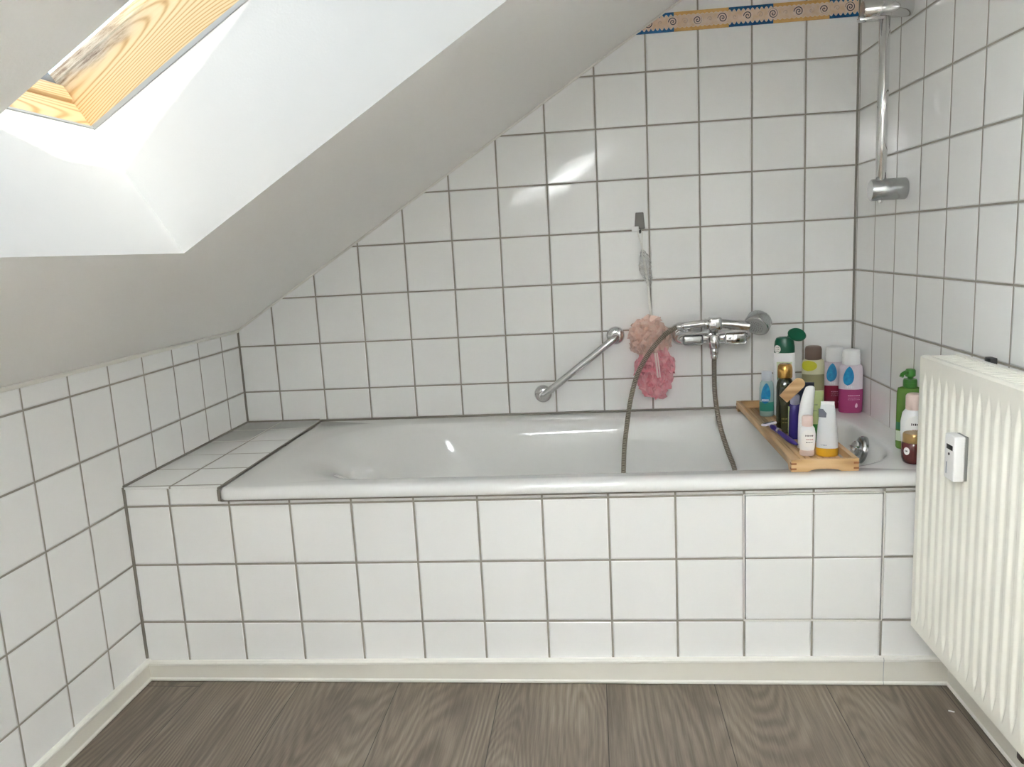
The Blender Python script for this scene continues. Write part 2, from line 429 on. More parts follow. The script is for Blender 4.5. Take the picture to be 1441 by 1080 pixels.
# fixed frame (four boards round the shaft)
mb = MB(); mb.box(-fb, SL+fb, YB, YB+fb, FR0, SA1, .001, 0); mb.box(-fb, SL+fb, YF-fb, YF, FR0, SA1, .001, 0)
mb.box(-fb, 0, YF, YB, FR0, FR1, .003, 1); mb.box(SL, SL+fb, YF, YB, FR0, FR1, .003, 1)
mb.build('window_frame', [m_pine_s, m_pine_y], win)
sh = mb = MB(); mb.box(-.05, .004, YF+.002, YB-.002, .343, .376, .004, 0); mb.box(SL-.004, SL+.05, YF+.002, YB-.002, .343, .376, .004, 0)
mb.build('sash', [m_pine_y], win)
mb = MB(); mb.box(-.06, -.006, YF, YB, .376, .43, .002); mb.box(SL+.006, SL+.06, YF, YB, .376, .404, .002)
mb.box(-.09, SL+.09, YB+fb, YB+fb+.03, .30, .43, .002); mb.box(-.09, SL+.09, YF-fb-.03, YF-fb, .30, .43, .002)
mb.build('flashing', m_alu, win)
mb = MB(); mb.box(0, SL, YB-.003, YB+.006, FR0-.006, FR0+.003, .001); mb.box(-.006, .003, YF, YB, FR0-.004, FR0+.001, .001)
mb.build('seal', m_seal, win)
gl = NT('window_glass'); lw = gl.n('ShaderNodeLayerWeight'); lw.inputs[0].default_value = .5
tr = gl.n('ShaderNodeBsdfTransparent'); tr.inputs[0].default_value = (.93, .96, .95, 1); gg = gl.n('ShaderNodeBsdfGlossy'); gg.inputs['Roughness'].default_value = 0.0
mx = gl.n('ShaderNodeMixShader'); gl.l(gl.m('MULTIPLY_ADD', gl.m('POWER', lw.outputs['Facing'], 5.0), .90, .05), mx.inputs[0]); gl.l(tr.outputs[0], mx.inputs[1]); gl.l(gg.outputs[0], mx.inputs[2]); gl.l(mx.outputs[0], gl.out.inputs[0])
mb = MB(); mb.box(-.02, SL+.02, YF, YB, .388, .392)
mb.build('pane', gl.mat, win, smooth=False)

# skirting boards: soft-lipped plastic profile
SK = [(0, 0), (.011, 0), (.0135, .003), (.0135, .007), (.0105, .010), (.0105, .050), (.0125, .0525), (.0125, .0565), (.009, .0605), (0, .0605)]
SKM = [0, 0, 0, 0, 1, 0, 0, 0, 0, 0]
def skirting(name, path_fn, a, b, joint=None):
    mb = MB(); vs = []; n = len(SK)
    for t in (a, b):
        for d, z in SK: vs.append(path_fn(t, d, z))
    for k in range(n):
        mb.add([vs[k], vs[(k+1) % n], vs[n+(k+1) % n], vs[n+k]], [(0, 1, 2, 3)], SKM[k])
    mb.add(vs[:n], [tuple(range(n))]); mb.add(vs[n:], [tuple(range(n))])
    if joint:
        mb.add([path_fn(joint+dx, d+.0006, z) for dx in (-.0007, .0007) for d, z in SK[1:-1]],
               [(k, k+1, n-2+k+1, n-2+k) for k in range(n-3)], 2)
    o = mb.build(name, [m_pvc, m_pvc_face, m_seal], smooth=True); return struct(o)
tilt = lambda x: (x-1.0)*0.009
skirting('baseboard_front', lambda t, d, z: (t, -D-d, z+(tilt(t) if z > .02 else 0)), 0.0, W, 1.792)
skirting('baseboard_left', lambda t, d, z: (d, t, z-(.006 if z > .02 else 0)), YN, -D)
skirting('baseboard_right', lambda t, d, z: (W-d, t, z), YN, -D)

# ================================================================== BATH
tub = thing('bathtub', 'white enamel bathtub built into the tiled surround under the sloping roof', 'bathtub', (0, 0, 0))
def rrect(x0, x1, y0, y1, rs, n=14):
    """rounded rectangle, corner radii for (x0y0, x1y0, x1y1, x0y1)"""
    out = []
    for (cx, cy, sxn, syn, r, a0) in ((x0, y0, 1, 1, rs[0], pi), (x1, y0, -1, 1, rs[1], 1.5*pi), (x1, y1, -1, -1, rs[2], 0), (x0, y1, 1, -1, rs[3], .5*pi)):
        for k in range(n):
            a = a0 + (pi/2)*k/(n-1)
            out.append((cx+sxn*r+r*cos(a), cy+syn*r+r*sin(a)))
    return out
TX0, TX1, TY0, TY1 = .252, W-.0015, -.762, -.0015
rings = []
def ring(x0, x1, y0, y1, rs, z): rings.append([(x, y, z) for x, y in rrect(x0, x1, y0, y1, rs)])
e = .0005
ring(TX0+.004, TX1, TY0+.010, TY1, (.016, e, e, e), .4765)
ring(TX0+.001, TX1, TY0+.003, TY1, (.020, e, e, e), .4765)
ring(TX0, TX1, TY0, TY1, (.022, e, e, e), .480)
ring(TX0, TX1, TY0+.0005, TY1, (.022, e, e, e), .491)
ring(TX0+.001, TX1, TY0+.003, TY1, (.021, e, e, e), .4985)
ring(TX0+.004, TX1, TY0+.008, TY1, (.018, e, e, e), .5030)
ring(TX0+.010, TX1, TY0+.017, TY1, (.014, e, e, e), .5050)
ring(TX0+.045, W-.050, TY0+.058, -.060, (.21, .17, .17, .21), .5052)
bx0, bx1, by0, by1 = .355, 1.866, -.692, -.100
def basin(f, z, l, r, s, rad):
    rl = rad+.06 if rad > .1 else rad
    ring(bx0+l, bx1-r, by0+s, by1-s, (rl, rad, rad, rl), z)
basin(0, .5048, -.022, -.006, -.014, .19)
basin(0, .5030, .008, .000, -.003, .188)
basin(0, .4980, .040, .005, .005, .184)
basin(0, .4880, .082, .009, .014, .178)
basin(0, .460, .128, .016, .020, .175)
basin(0, .400, .195, .027, .029, .170)
basin(0, .320, .262, .042, .040, .165)
basin(0, .240, .330, .058, .052, .160)
basin(0, .170, .386, .076, .068, .155)
basin(0, .130, .430, .098, .090, .145)
basin(0, .108, .490, .135, .125, .12)
basin(0, .100, .60, .22, .19, .08)
n = len(rings[0]); vs = [v for r in rings for v in r]; fs = []
for j in range(len(rings)-1):
    for k in range(n): fs.append((j*n+k, j*n+(k+1) % n, (j+1)*n+(k+1) % n, (j+1)*n+k))
fs.append(tuple((len(rings)-1)*n+k for k in range(n)))
mb = MB(); mb.add(vs, fs); mb.build('tub_shell', m_enamel, tub, angle=60)
mb = MB(); mb.tube([(TX0-.001, -.006, LEDGE-.0035), (TX0-.001, -D-.012, LEDGE-.0045)], .0034, 8); mb.tube([(TX0-.001, -.0045, .5080), (TX1-.004, -.0045, .5080)], .004, 8)
mb.tube([(TX0-.002, -D-.010, LEDGE-.008), (TX0-.002, -D-.010, .474), (TX0+.006, -D-.010, .474)], .004, 8)
mb.tube([(TX0+.004, -D-.004, .4735), (TX1, -D-.004, .4735)], .0048, 8)
mb.build('sealant_joint', m_silicone, tub)
# overflow
ov = Matrix.Translation((1.8455, -.400, .466)) @ Matrix.Rotation(radians(-90+14), 4, 'Y')
mb = MB(); mb.lathe([(.036, -.004), (.036, .004), (.033, .009), (.026, .0115), (0, .012)], 40, M=ov)
ovo = mb.build('overflow_plate', m_chrome_soft, tub)
mb = MB(); mb.lathe([(.020, .009), (.020, .020), (.017, .024), (0, .025)], 24, M=ov); mb.box(-.004, .004, -.018, .018, .022, .030, .002, M=ov)
mb.build('overflow_knob', m_chrome, ovo)

# service hatch in the tub front: four tiles in a thin metal frame
hatch = thing('service_hatch', 'flush four-tile service hatch in a thin metal frame in the tub front', 'hatch', (hx0, -D, hz0))
mb = MB(); mb.box(.0036, 2*P-.0036, -.0008, .012, .0036, 2*P-.0036, .0008)
ho = mb.build('hatch_tiles', tile_mat('tiles_hatch', 0, 0.0, 2, 0.0, g=.003, rough=.16), hatch, smooth=False)
mb = MB(); fw = .0024
for (a, b_, c, d) in ((0, 2*P, -fw/2, fw/2), (0, 2*P, 2*P-fw/2, 2*P+fw/2), (-fw/2, fw/2, 0, 2*P), (2*P-fw/2, 2*P+fw/2, 0, 2*P)):
    mb.box(a, b_, -.0022, .006, c, d, .0006)
mb.build('hatch_frame', plain('hatch_metal', (236, 234, 228), .3), hatch)

# ================================================================== RADIATOR
RX, RB, RY0, RY1, RZ0, RZ1 = 1.825, 1.912, -1.305, -.805, .173, .772
rad = thing('radiator', 'cream white ribbed panel radiator on the right-hand wall beside the tub', 'radiator', (RX, RY1, RZ0))
rad_o = Vector((RX, RY1, RZ0))
def groove(y, z):
    L = RY1-RY0; pitch = .0333; m0 = .018
    if y < m0 or y > L-m0: return 0.0
    k = (y-m0)/pitch; dist = abs((k-math.floor(k))-.5)*pitch
    H = RZ1-RZ0; e_ = min(z-.022, H-.030-z)
    if e_ <= 0: return 0.0
    w = .0118*min(1.0, e_/.042)**.8
    s = max(0.0, 1-dist/max(w, 1e-5)); s = min(1.0, s*1.9); s = s*s*(3-2*s)
    return .0052*s*min(1.0, e_/.03)
ny, nz = 244, 60
ys = [(RY1-RY0)*i/ny for i in range(ny+1)]
zl = [0, .004, .012, .02] + [.022+.052*i/10 for i in range(11)] + [.10+.40*i/6 for i in range(7)] + [.523+.046*i/10 for i in range(11)] + [.58, .590, .596, .599]
vs = []; fs = []
for z in zl:
    for y in ys:
        edge = min(y, RY1-RY0-y, z, RZ1-RZ0-z); r_ = .006
        rd = (r_-sqrt(max(0, r_*r_-(r_-edge)**2))) if edge < r_ else 0
        vs.append((groove(y, z)+rd, -y, z))
nn = ny+1
for j in range(len(zl)-1):
    for i in range(ny): fs.append((j*nn+i, j*nn+i+1, (j+1)*nn+i+1, (j+1)*nn+i))
mb = MB(); mb.add(vs, fs); L = RY1-RY0; H = RZ1-RZ0
mb.box(.006, .018, -L, 0, 0, H, .002)
mb.build('front_panel', m_rad, rad, angle=50)
mb = MB(); mb.box(.072, .087, -L, 0, .004, H-.006, .004); mb.build('rear_panel', m_rad, rad)
for yc in (-.001, -L+.001):
    mb = MB(); mb.box(.016, .075, yc-.0012, yc+.0012, .02, H-.010, .0008); mb.build('side_cover', m_rad, rad)
mb = MB()
for i in range(25):
    yc = -.02-i*(L-.04)/24
    mb.box(.018, .072, yc-.0005, yc+.0005, .05, H-.05)
mb.build('convector_fins', m_rad_in, rad, smooth=False)
mb = MB(); zt = H-.004
mb.box(.010, .020, -L, 0, zt-.006, zt+.003, .001); mb.box(.070, .082, -L, 0, zt-.006, zt+.003, .001)
for yc in (-.006, -L+.006, -L/2): mb.box(.018, .072, yc-.006, yc+.006, zt-.004, zt+.002, .0008)
nslat = 30
for i in range(nslat):
    yc = -.016-i*(L-.032)/(nslat-1)
    mb.box(.018, .072, yc-.0045, yc+.0045, zt-.003, zt+.0012, .0008)
mb.build('top_grille', m_rad, rad)
for yc in (-.40, -.10):
    mb = MB(); mb.box(.086, .117, yc-.014, yc+.014, .06, H-.03, .001); br = mb.build('wall_bracket', m_rad, rad)
mb = MB(); mb.box(.086, .100, -.112, -.088, H-.03, H+.005, .002); mb.build('bracket_clip', m_dark, br)
mb = MB(); mb.box(.010, .024, -.452, -.432, -.022, .006, .003); mb.build('lower_clip', plain('dark_brown_plastic', (58, 44, 36), .5), rad)
# heat meter clipped to the radiator
hm = thing('heat_meter', 'small white heat meter with a dark display clipped to the radiator front', 'meter', (RX, -1.017, .569))
mb = MB(); mb.box(-.0235, -.004, -.0205, .0205, 0, .085, .003, seg=3); mb.build('meter_case', m_white_pl, hm)
mb = MB(); mb.box(-.0045, .0015, -.0190, .0190, .001, .084, .001); mb.build('back_plate', plain('meter_backplate', (150, 150, 148), .4, Metallic=.4), hm)
mb = MB(); mb.box(-.0242, -.0230, -.014, .011, .0575, .0665, .0004); mb.build('display', m_dark, hm)
mb = MB(); mb.lathe([(.0026, -.001), (.0026, .0008), (0, .001)], 16, M=axis_matrix((-.0236, .0, .049), (-1, 0, 0))); mb.build('sensor_eye', m_dark, hm)
mb = MB(); mb.box(-.0241, -.0232, .008, .0105, .010, .032, .0003); mb.build('printed_line', plain('meter_print', (150, 160, 175), .5), hm)

# ================================================================== FITTINGS ON THE WALLS
# grab bar
gbar = thing('grab_bar', 'slanted chrome grab bar with two round rosettes on the back wall', 'grab bar', (1.2285, 0, .749))
p0, p1 = Vector((0, 0, 0)), Vector((-.2345, 0, -.1768))
dr = (p1-p0).normalized(); so = .052
path = [p0+Vector((0, -.002, 0)), p0+Vector((0, -.022, 0)), p0+Vector((0, -.036, 0))]
for k in range(1, 7):
    a = pi/2*k/6; path.append(p0+Vector((0, -.036-.016*sin(a), 0))+dr*(.016*(1-cos(a))))
path += [p0+dr*t+Vector((0, -so, 0)) for t in (.05, .10, .15, .20, .245)]
for k in range(1, 7):
    a = pi/2*k/6; path.append(p1-dr*.016+dr*(.016*sin(a))+Vector((0, -.036-.016*cos(a), 0)))
path += [p1+Vector((0, -.022, 0)), p1+Vector((0, -.002, 0))]
mb = MB(); mb.tube(path, .0116, 20); mb.build('bar', m_chrome, gbar, angle=60)
for q in (p0, p1):
    mb = MB(); mb.lathe([(.0285, 0), (.0285, .004), (.027, .010), (.022, .0155), (.0145, .018), (.0118, .0185)], 40, M=axis_matrix(q, (0, -1, 0)))
    mb.build('rosette', m_chrome, gbar, angle=50)

# adhesive hook
hook = thing('wall_hook', 'grey adhesive hook stuck on the back wall tiles', 'hook', (1.311, 0, 1.094))
mb = MB()
vs = [(-.0125, 0, .026), (.0125, 0, .026), (.0165, 0, -.024), (-.0165, 0, -.024), (-.0115, -.006, .025), (.0115, -.006, .025), (.0150, -.012, -.023), (-.0150, -.012, -.023)]
bm = bmesh.new(); bvs = [bm.verts.new(v) for v in vs]
for f in ((0, 3, 2, 1), (4, 5, 6, 7), (0, 1, 5, 4), (1, 2, 6, 5), (2, 3, 7, 6), (3, 0, 4, 7)): bm.faces.new([bvs[i] for i in f])
bmesh.ops.bevel(bm, geom=bm.edges[:], offset=.0022, segments=3, affect='EDGES', profile=.5); mb.bm(bm)
mb.build('hook_body', m_grey_pl, hook)
mb = MB(); mb.tube([(0, -.006, -.020), (0, -.008, -.029), (0, -.014, -.034), (0, -.021, -.032), (0, -.023, -.026)], .0032, 10)
mb.build('hook_prong', plain('dark_grey_plastic', (84, 80, 77), .4), hook)

# bath puff hanging from the hook
puff = thing('bath_puff', 'peach and pink mesh bath puff hanging by a white cord from the hook', 'bath sponge', (1.334, -.045, .565))
po = Vector((1.334, -.045, .565))
def mesh_net(name, c0, c1, alpha):
    t = NT(name); tc = t.n('ShaderNodeTexCoord')
    nz = t.noise(tc.outputs['Object'], 60.0, 2.0)
    col = t.ramp(nz, [(0.3, lin(c0)), (0.7, lin(c1))])
    d = t.n('ShaderNodeBsdfDiffuse'); t.l(col, d.inputs[0]); tl = t.n('ShaderNodeBsdfTranslucent'); t.l(col, tl.inputs[0])
    m1 = t.n('ShaderNodeMixShader'); m1.inputs[0].default_value = .3; t.l(d.outputs[0], m1.inputs[1]); t.l(tl.outputs[0], m1.inputs[2])
    tr = t.n('ShaderNodeBsdfTransparent'); m2 = t.n('ShaderNodeMixShader'); m2.inputs[0].default_value = alpha
    t.l(tr.outputs[0], m2.inputs[1]); t.l(m1.outputs[0], m2.inputs[2]); t.l(m2.outputs[0], t.out.inputs[0]); return t.mat
def ruffle(center, R, count, seed):
    rnd = random.Random(seed); mb = MB()
    c = Vector(center)
    mb.lathe([(.56*sin(pi*i/12), -.56*cos(pi*i/12)) for i in range(13)], 24, M=Matrix.Translation(c) @ Matrix.Diagonal((R[0], R[1], R[2], 1)))
    for i in range(count):
        # direction spread over a sphere, each a folded fan of net
        z = 1-2*(i+.5)/count; a = i*2.39996+rnd.uniform(-.3, .3); q = sqrt(max(0, 1-z*z))
        d = Vector((q*cos(a), q*sin(a), z)); ref = Vector((rnd.uniform(-1, 1), rnd.uniform(-1, 1), rnd.uniform(-1, 1))).normalized()
        x = (ref-d*ref.dot(d)).normalized(); y = d.cross(x)
        nu, nv = 22, 4; rows = []
        span = rnd.uniform(.7, 1.15); fr_ = rnd.uniform(2.2, 3.8); ph = rnd.uniform(0, 6.28); rr = rnd.uniform(.86, 1.06)
        for v in range(nv+1):
            t = v/nv; row = []
            for u in range(nu+1):
                s = (u/nu-.5)*2*span
                am = .30*t*(1-.3*t)
                dd = (d*cos(s*t)+x*sin(s*t)) + y*(am*sin(fr_*2*s+ph)+.14*t*t*sin(5*fr_*s))
                rad_ = R[0]*rr*(.50+.50*t)*(1+.05*sin(7*s+ph)+t*rnd.uniform(-.05, .05))
                dv = dd.normalized()
                row.append(c+Vector((dv.x*R[0], dv.y*R[1], dv.z*R[2]))*(rad_/R[0]))
            rows.append(row)
        vs = [p for r in rows for p in r]; m = nu+1
        fs = [(j*m+k, j*m+k+1, (j+1)*m+k+1, (j+1)*m+k) for j in range(nv) for k in range(nu)]
        mb.add(vs, fs)
    return mb
ruffle((-.005, 0, .178), (.066, .044, .066), 44, 3).build('peach_netting', mesh_net('peach_net', (255, 222, 206), (255, 238, 230), .60), puff, angle=180)
ruffle((.010, -.004, .076), (.062, .045, .084), 52, 5).build('pink_netting', mesh_net('pink_net', (255, 176, 188), (255, 214, 220), .68), puff, angle=180)
m_cord = plain('white_cord', (232, 230, 224), .6)
mb = MB(); L_ = lambda x, y, z: (x-po.x, y-po.y, z-po.z)
mb.tube(spline([L_(1.3085, -.021, 1.069), L_(1.304, -.022, 1.060), L_(1.310, -.022, 1.035), L_(1.317, -.022, 1.010)], 12), .0016, 8)
mb.tube(spline([L_(1.3085, -.021, 1.069), L_(1.3165, -.022, 1.060), L_(1.3155, -.022, 1.035), L_(1.317, -.022, 1.010)], 12), .0016, 8)
mb.tube(spline([L_(1.317, -.022, 1.010), L_(1.322, -.022, .96), L_(1.330, -.026, .90), L_(1.333, -.034, .85), L_(1.338, -.042, .79), L_(1.342, -.055, .70)], 24), .0040, 8, flat=.7)
mb.tube(spline([L_(1.342, -.086, .70), L_(1.346, -.090, .66), L_(1.349, -.088, .625)], 8), .0026, 8); mb.tube(spline([L_(1.348, -.086, .70), L_(1.353, -.090, .66), L_(1.356, -.088, .625)], 8), .0022, 8)
cordo = mb.build('hanging_cord', m_cord, puff)
mb = MB(); mb.box(*[v for pr in zip(L_(1.286, -.024, 1.0635), L_(1.3065, -.021, 1.0785)) for v in pr], .0012); mb.build('cord_tag', m_white_pl, puff)
# crinkled clear wrapper round the cord
vs = []; fs = []; rnd = random.Random(4); nr, nk = 26, 18
for j in range(nr):
    t = j/(nr-1); ctr = Vector(L_(1.3165+.018*t, -.023-.004*t, 1.008-.115*t)); w = .0035+.0155*sin(pi*min(1, t*1.05))**.8*(1-.25*t)
    for k in range(nk):
        a = 2*pi*k/nk+t*2.6; r_ = w*(1+.22*sin(3*a+9*t)+rnd.uniform(-.10, .10))
        vs.append((ctr.x+r_*cos(a), ctr.y+r_*.55*sin(a), ctr.z+rnd.uniform(-.001, .001)))
for j in range(nr-1):
    for k in range(nk): fs.append((j*nk+k, j*nk+(k+1) % nk, (j+1)*nk+(k+1) % nk, (j+1)*nk+k))
cl = NT('clear_film'); fz = cl.n('ShaderNodeFresnel'); fz.inputs[0].default_value = 1.6; tr = cl.n('ShaderNodeBsdfTransparent'); tr.inputs[0].default_value = (.93, .93, .93, 1)
gg = cl.n('ShaderNodeBsdfGlossy'); gg.inputs['Roughness'].default_value = .08; mx = cl.n('ShaderNodeMixShader')
cl.l(cl.m('MULTIPLY_ADD', fz.outputs[0], 1.2, .14), mx.inputs[0]); cl.l(tr.outputs[0], mx.inputs[1]); cl.l(gg.outputs[0], mx.inputs[2]); cl.l(mx.outputs[0], cl.out.inputs[0])
raw('clear_wrapper', vs, fs, cl.mat, puff, smooth=False)

# mixer tap
mix = thing('bath_mixer', 'chrome bath mixer tap mounted on the back wall tiles', 'tap', (1.5165, 0, .738))
mo = Vector((1.5165, 0, .738))
def cyl(mb, a, b_, r, n=28, ends=.002, mi=0):
    a, b_ = Vector(a), Vector(b_); L = (b_-a).length
    mb.lathe([(r-ends, 0), (r, ends), (r, L-ends), (r-ends, L)], n, mi=mi, M=axis_matrix(a, b_-a)); return mb
for sx_ in (-1, 1):
    mb = MB(); mb.lathe([(.035, 0), (.035, .006), (.031, .016), (.024, .024), (.018, .027)], 36, M=axis_matrix((sx_*.088, 0, .008), (0, -1, 0)))
    mb.build('rosette', m_chrome, mix, angle=50)
mb = MB()
for sx_ in (-1, 1): cyl(mb, (sx_*.088, -.022, .004), (sx_*.088, -.060, .0), .015)
# lozenge shaped body
vs = []; fs = []; N = 28
prof = [(-.112, .004), (-.108, .012), (-.094, .0185), (-.06, .0195), (0, .020), (.06, .0195), (.094, .0185), (.108, .012), (.112, .004)]
mb.lathe([(r, x) for x, r in prof], N, sx=1.0, sy=1.15, M=axis_matrix((0, -.060, 0), (1, 0, 0)))
cyl(mb, (0, -.060, 0), (0, -.082, -.004), .022)
cyl(mb, (0, -.088, .010), (0, -.088, -.030), .0165)
mb.build('mixer_body', m_chrome, mix, angle=50)
mb = MB(); cyl(mb, (0, -.088, -.028), (0, -.088, -.050), .0125); cyl(mb, (0, -.088, -.046), (0, -.088, -.062), .0105)
mb.build('hose_outlet', m_chrome, mix, angle=50)
# flat lever plates on the two ends
mb = MB(); mb.box(-.092, -.032, -.092, -.083, -.018, .012, .0085, seg=4); mb.build('lever', m_chrome_soft, mix, angle=60)
mb = MB(); mb.box(.030, .094, -.092, -.083, -.020, .014, .0085, seg=4); mb.build('lever', m_chrome, mix, angle=60)
# cradle for the hand shower
mb = MB(); cyl(mb, (0, -.070, .012), (0, -.094, .040), .014); mb.box(-.020, .020, -.122, -.086, .026, .064, .008, seg=3)
cyl(mb, (-.031, -.104, .045), (-.019, -.104, .045), .0155)
mb.build('shower_cradle', m_chrome, mix, angle=50)

# hand shower lying in the cradle
hs = thing('hand_shower', 'chrome hand shower with a round head resting on the mixer tap', 'hand shower', (1.5165, -.105, .783))
mb = MB(); hp = spline([(-.091, 0, -.003), (-.05, 0, .0005), (.0, 0, .001), (.05, 0, -.004), (.098, 0, -.011)], 18)
mb.tube(hp, [.0105+.0045*(i/17) for i in range(18)], 24); mb.build('handle', m_chrome, hs, angle=60)
hd = axis_matrix((.124, .0, -.004), (-.50, -.60, -.62))
mb = MB(); mb.lathe([(0, -.026), (.022, -.025), (.032, -.021), (.0365, -.014), (.0375, .008), (.0370, .012), (.034, .0145)], 44, M=hd)
mb.build('shower_head', m_chrome_soft, hs, angle=50)
mb = MB(); mb.lathe([(.0345, .011), (.0345, .0155), (.030, .0165), (.028, .0150), (.0245, .0150), (.0235, .0165), (0, .0168)], 44, M=hd)
face = mb.build('spray_face', plain('spray_plate', (170, 170, 168), .4), hs, angle=40)
mb = MB()
for rr, nn_ in ((.020, 18), (.0145, 13), (.009, 8), (.004, 4)):
    for k in range(nn_):
        a = 2*pi*k/nn_; mb.lathe([(.0011, .0160), (.0011, .0180), (0, .0183)], 6, M=hd @ Matrix.Translation((rr*cos(a), rr*sin(a), 0)))
mb.build('nozzles', plain('nozzle_rubber', (112, 112, 110), .5), face)
mb = MB(); cyl(mb, (-.112, 0, -.005), (-.088, 0, -.003), .0095); mb.build('hose_nut', m_chrome, hs, angle=50)

# ribbed metal hose: hand shower > down into the tub > mixer outlet
hpts = [(1.4085, -.105, .778), (1.394, -.110, .7715), (1.3684, -.12, .7565), (1.3252, -.13, .7109), (1.2877, -.14, .6499), (1.2644, -.15, .5775), (1.249, -.165, .4947), (1.2378, -.180, .4104),
        (1.236, -.205, .30), (1.262, -.25, .175), (1.345, -.29, .120), (1.450, -.28, .122), (1.535, -.24, .185), (1.566, -.195, .28), (1.5607, -.168, .3542), (1.5441, -.158, .4064), (1.5242, -.145, .4794), (1.5145, -.115, .5612), (1.5155, -.092, .6442), (1.5165, -.088, .678)]
dense = spline(hpts, 900); cum = [0]
for a, b_ in zip(dense, dense[1:]): cum.append(cum[-1]+(b_-a).length)
tot = cum[-1]; step = .00125; ns = int(tot/step); pts = []; k = 0
for i in range(ns+1):
    s = tot*i/ns
    while k < len(cum)-2 and cum[k+1] < s: k += 1
    f = (s-cum[k])/max(1e-9, cum[k+1]-cum[k]); pts.append(dense[k].lerp(dense[k+1], f))
rads = [.0078 if i % 4 in (1, 2) else .0066 for i in range(len(pts))]
mb = MB(); mb.tube(pts, rads, 12)
for i in range(len(pts)-1):                       # groove shade between the ribs put into a darker colour
    if i % 4 in (2, 3):
        for k in range(12): mb.i[i*12+k] = 1
tag(mb.build('shower_hose', [m_hose, plain('hose_groove_shade', (128, 120, 107), .4, Metallic=.6)], angle=80), 'ribbed metal shower hose arching from the hand shower down into the tub', 'hose')

# shower rail on the right-hand wall
rail = thing('shower_rail', 'vertical chrome shower rail with two brackets on the right-hand wall', 'rail', (W, -.38, 1.1275))
mb = MB(); cyl(mb, (-.060, 0, .005), (-.060, 0, .425), .0128, 24); mb.build('rod', m_chrome, rail, angle=50)
def bracket(z, r, ln, mat):
    mb = MB(); mb.lathe([(r-.001, 0), (r, .002), (r, ln-.003), (r-.0015, ln-.001), (r-.002, ln)], 40, M=axis_matrix((-.0005, 0, z), (-1, 0, 0)))
    o = mb.build('rail_bracket', mat, rail, angle=40)
    mb = MB(); mb.lathe([(r-.0025, ln-.0005), (r-.003, ln+.0008), (0, ln+.001)], 36, M=axis_matrix((-.0005, 0, z), (-1, 0, 0)))
    mb.build('end_cap', m_chrome_soft, o, angle=40)
    return o
lo = bracket(0, .0265, .083, m_chrome_soft)
mb = MB(); mb.lathe([(.007, 0), (.007, .006), (.004, .009), (0, .0095)], 20, M=axis_matrix((-.060, 0, -.024), (0, 0, -1))); mb.build('screw_cap', m_chrome, lo, angle=40)
up = bracket(.424, .0225, .112, m_chrome)
mb = MB(); mb.box(-.122, -.060, -.012, .012, .398, .408, .003); mb.build('holder_tongue', m_chrome, up, angle=40)

# white fleck on the floor
ch = MB(); ch.box(-.006, .006, -.0018, .0018, .0002, .0022, .0008, M=Matrix.Rotation(radians(-25), 4, 'Z'))
cho = tag(ch.build('paint_chip', m_white_pl), 'tiny white paint chip lying on the floor near the radiator', 'paint chip'); cho.location = (1.897, -.857, 0)
# ================================================================== TRAY AND TOILETRIES
TXa, TXb, TYa, TYb = 1.590, 1.735, -.728, -.032
tray = thing('bath_tray', 'narrow beech wood bath tray lying across the tub, full of bottles', 'tray', ((TXa+TXb)/2, (TYa+TYb)/2, RIM+.0005))
hwx, hwy = (TXb-TXa)/2, (TYb-TYa)/2; tt = .011
def end_board(y0, y1):
    """end board with a shallow arch cut in its lower edge"""
    out = [(-hwx, 0), (-hwx*.55, 0)] + [(-hwx*.5+hwx*i/10, .0062*sin(pi*min(1, max(0, i/10)))**.5) for i in range(11)] + [(hwx*.55, 0), (hwx, 0), (hwx, .028), (-hwx, .028)]
    mb = MB(); mb.prism(out, 1, y0, y1); return mb
end_board(-hwy, -hwy+tt).build('end_board', m_beech_x, tray, smooth=False)
end_board(hwy-tt, hwy).build('end_board', m_beech_x, tray, smooth=False)
for s in (-1, 1):
    y0, y1 = -hwy+tt, hwy-tt; mb = MB()
    xa, xb = (-hwx, -hwx+tt) if s < 0 else (hwx-tt, hwx)
    out = [(y0, 0), (y0+.016, 0), (y0+.022, .010), (y0+.030, .011), (y1-.030, .011), (y1-.022, .010), (y1-.016, 0), (y1, 0), (y1, .028), (y0, .028)]
    mb.prism([(y, z) for y, z in out], 0, xa, xb); mb.build('side_board', m_beech, tray, smooth=False)
for s in (-1, 1):
    for ye in (-1, 1):
        for zz in (.0065, .0185):
            x0 = s*hwx; mb = MB(); mb.box(min(x0-s*tt, x0+s*.0004), max(x0-s*tt, x0+s*.0004), min(ye*(hwy+.0004), ye*(hwy-tt)), max(ye*(hwy+.0004), ye*(hwy-tt)), zz-.0022, zz+.0022); mb.build('finger_joint', m_beech_end, tray, smooth=False)
for i in range(9):
    w_ = (2*hwx-2*tt-.002)/9; x0 = -hwx+tt+.001+i*w_
    mb = MB(); mb.box(x0+.0012, x0+w_-.0012, -hwy+tt, hwy-tt, .0025, .0075, .001); mb.build('slat', m_beech, tray)
TF = RIM+.0082      # top of the slats

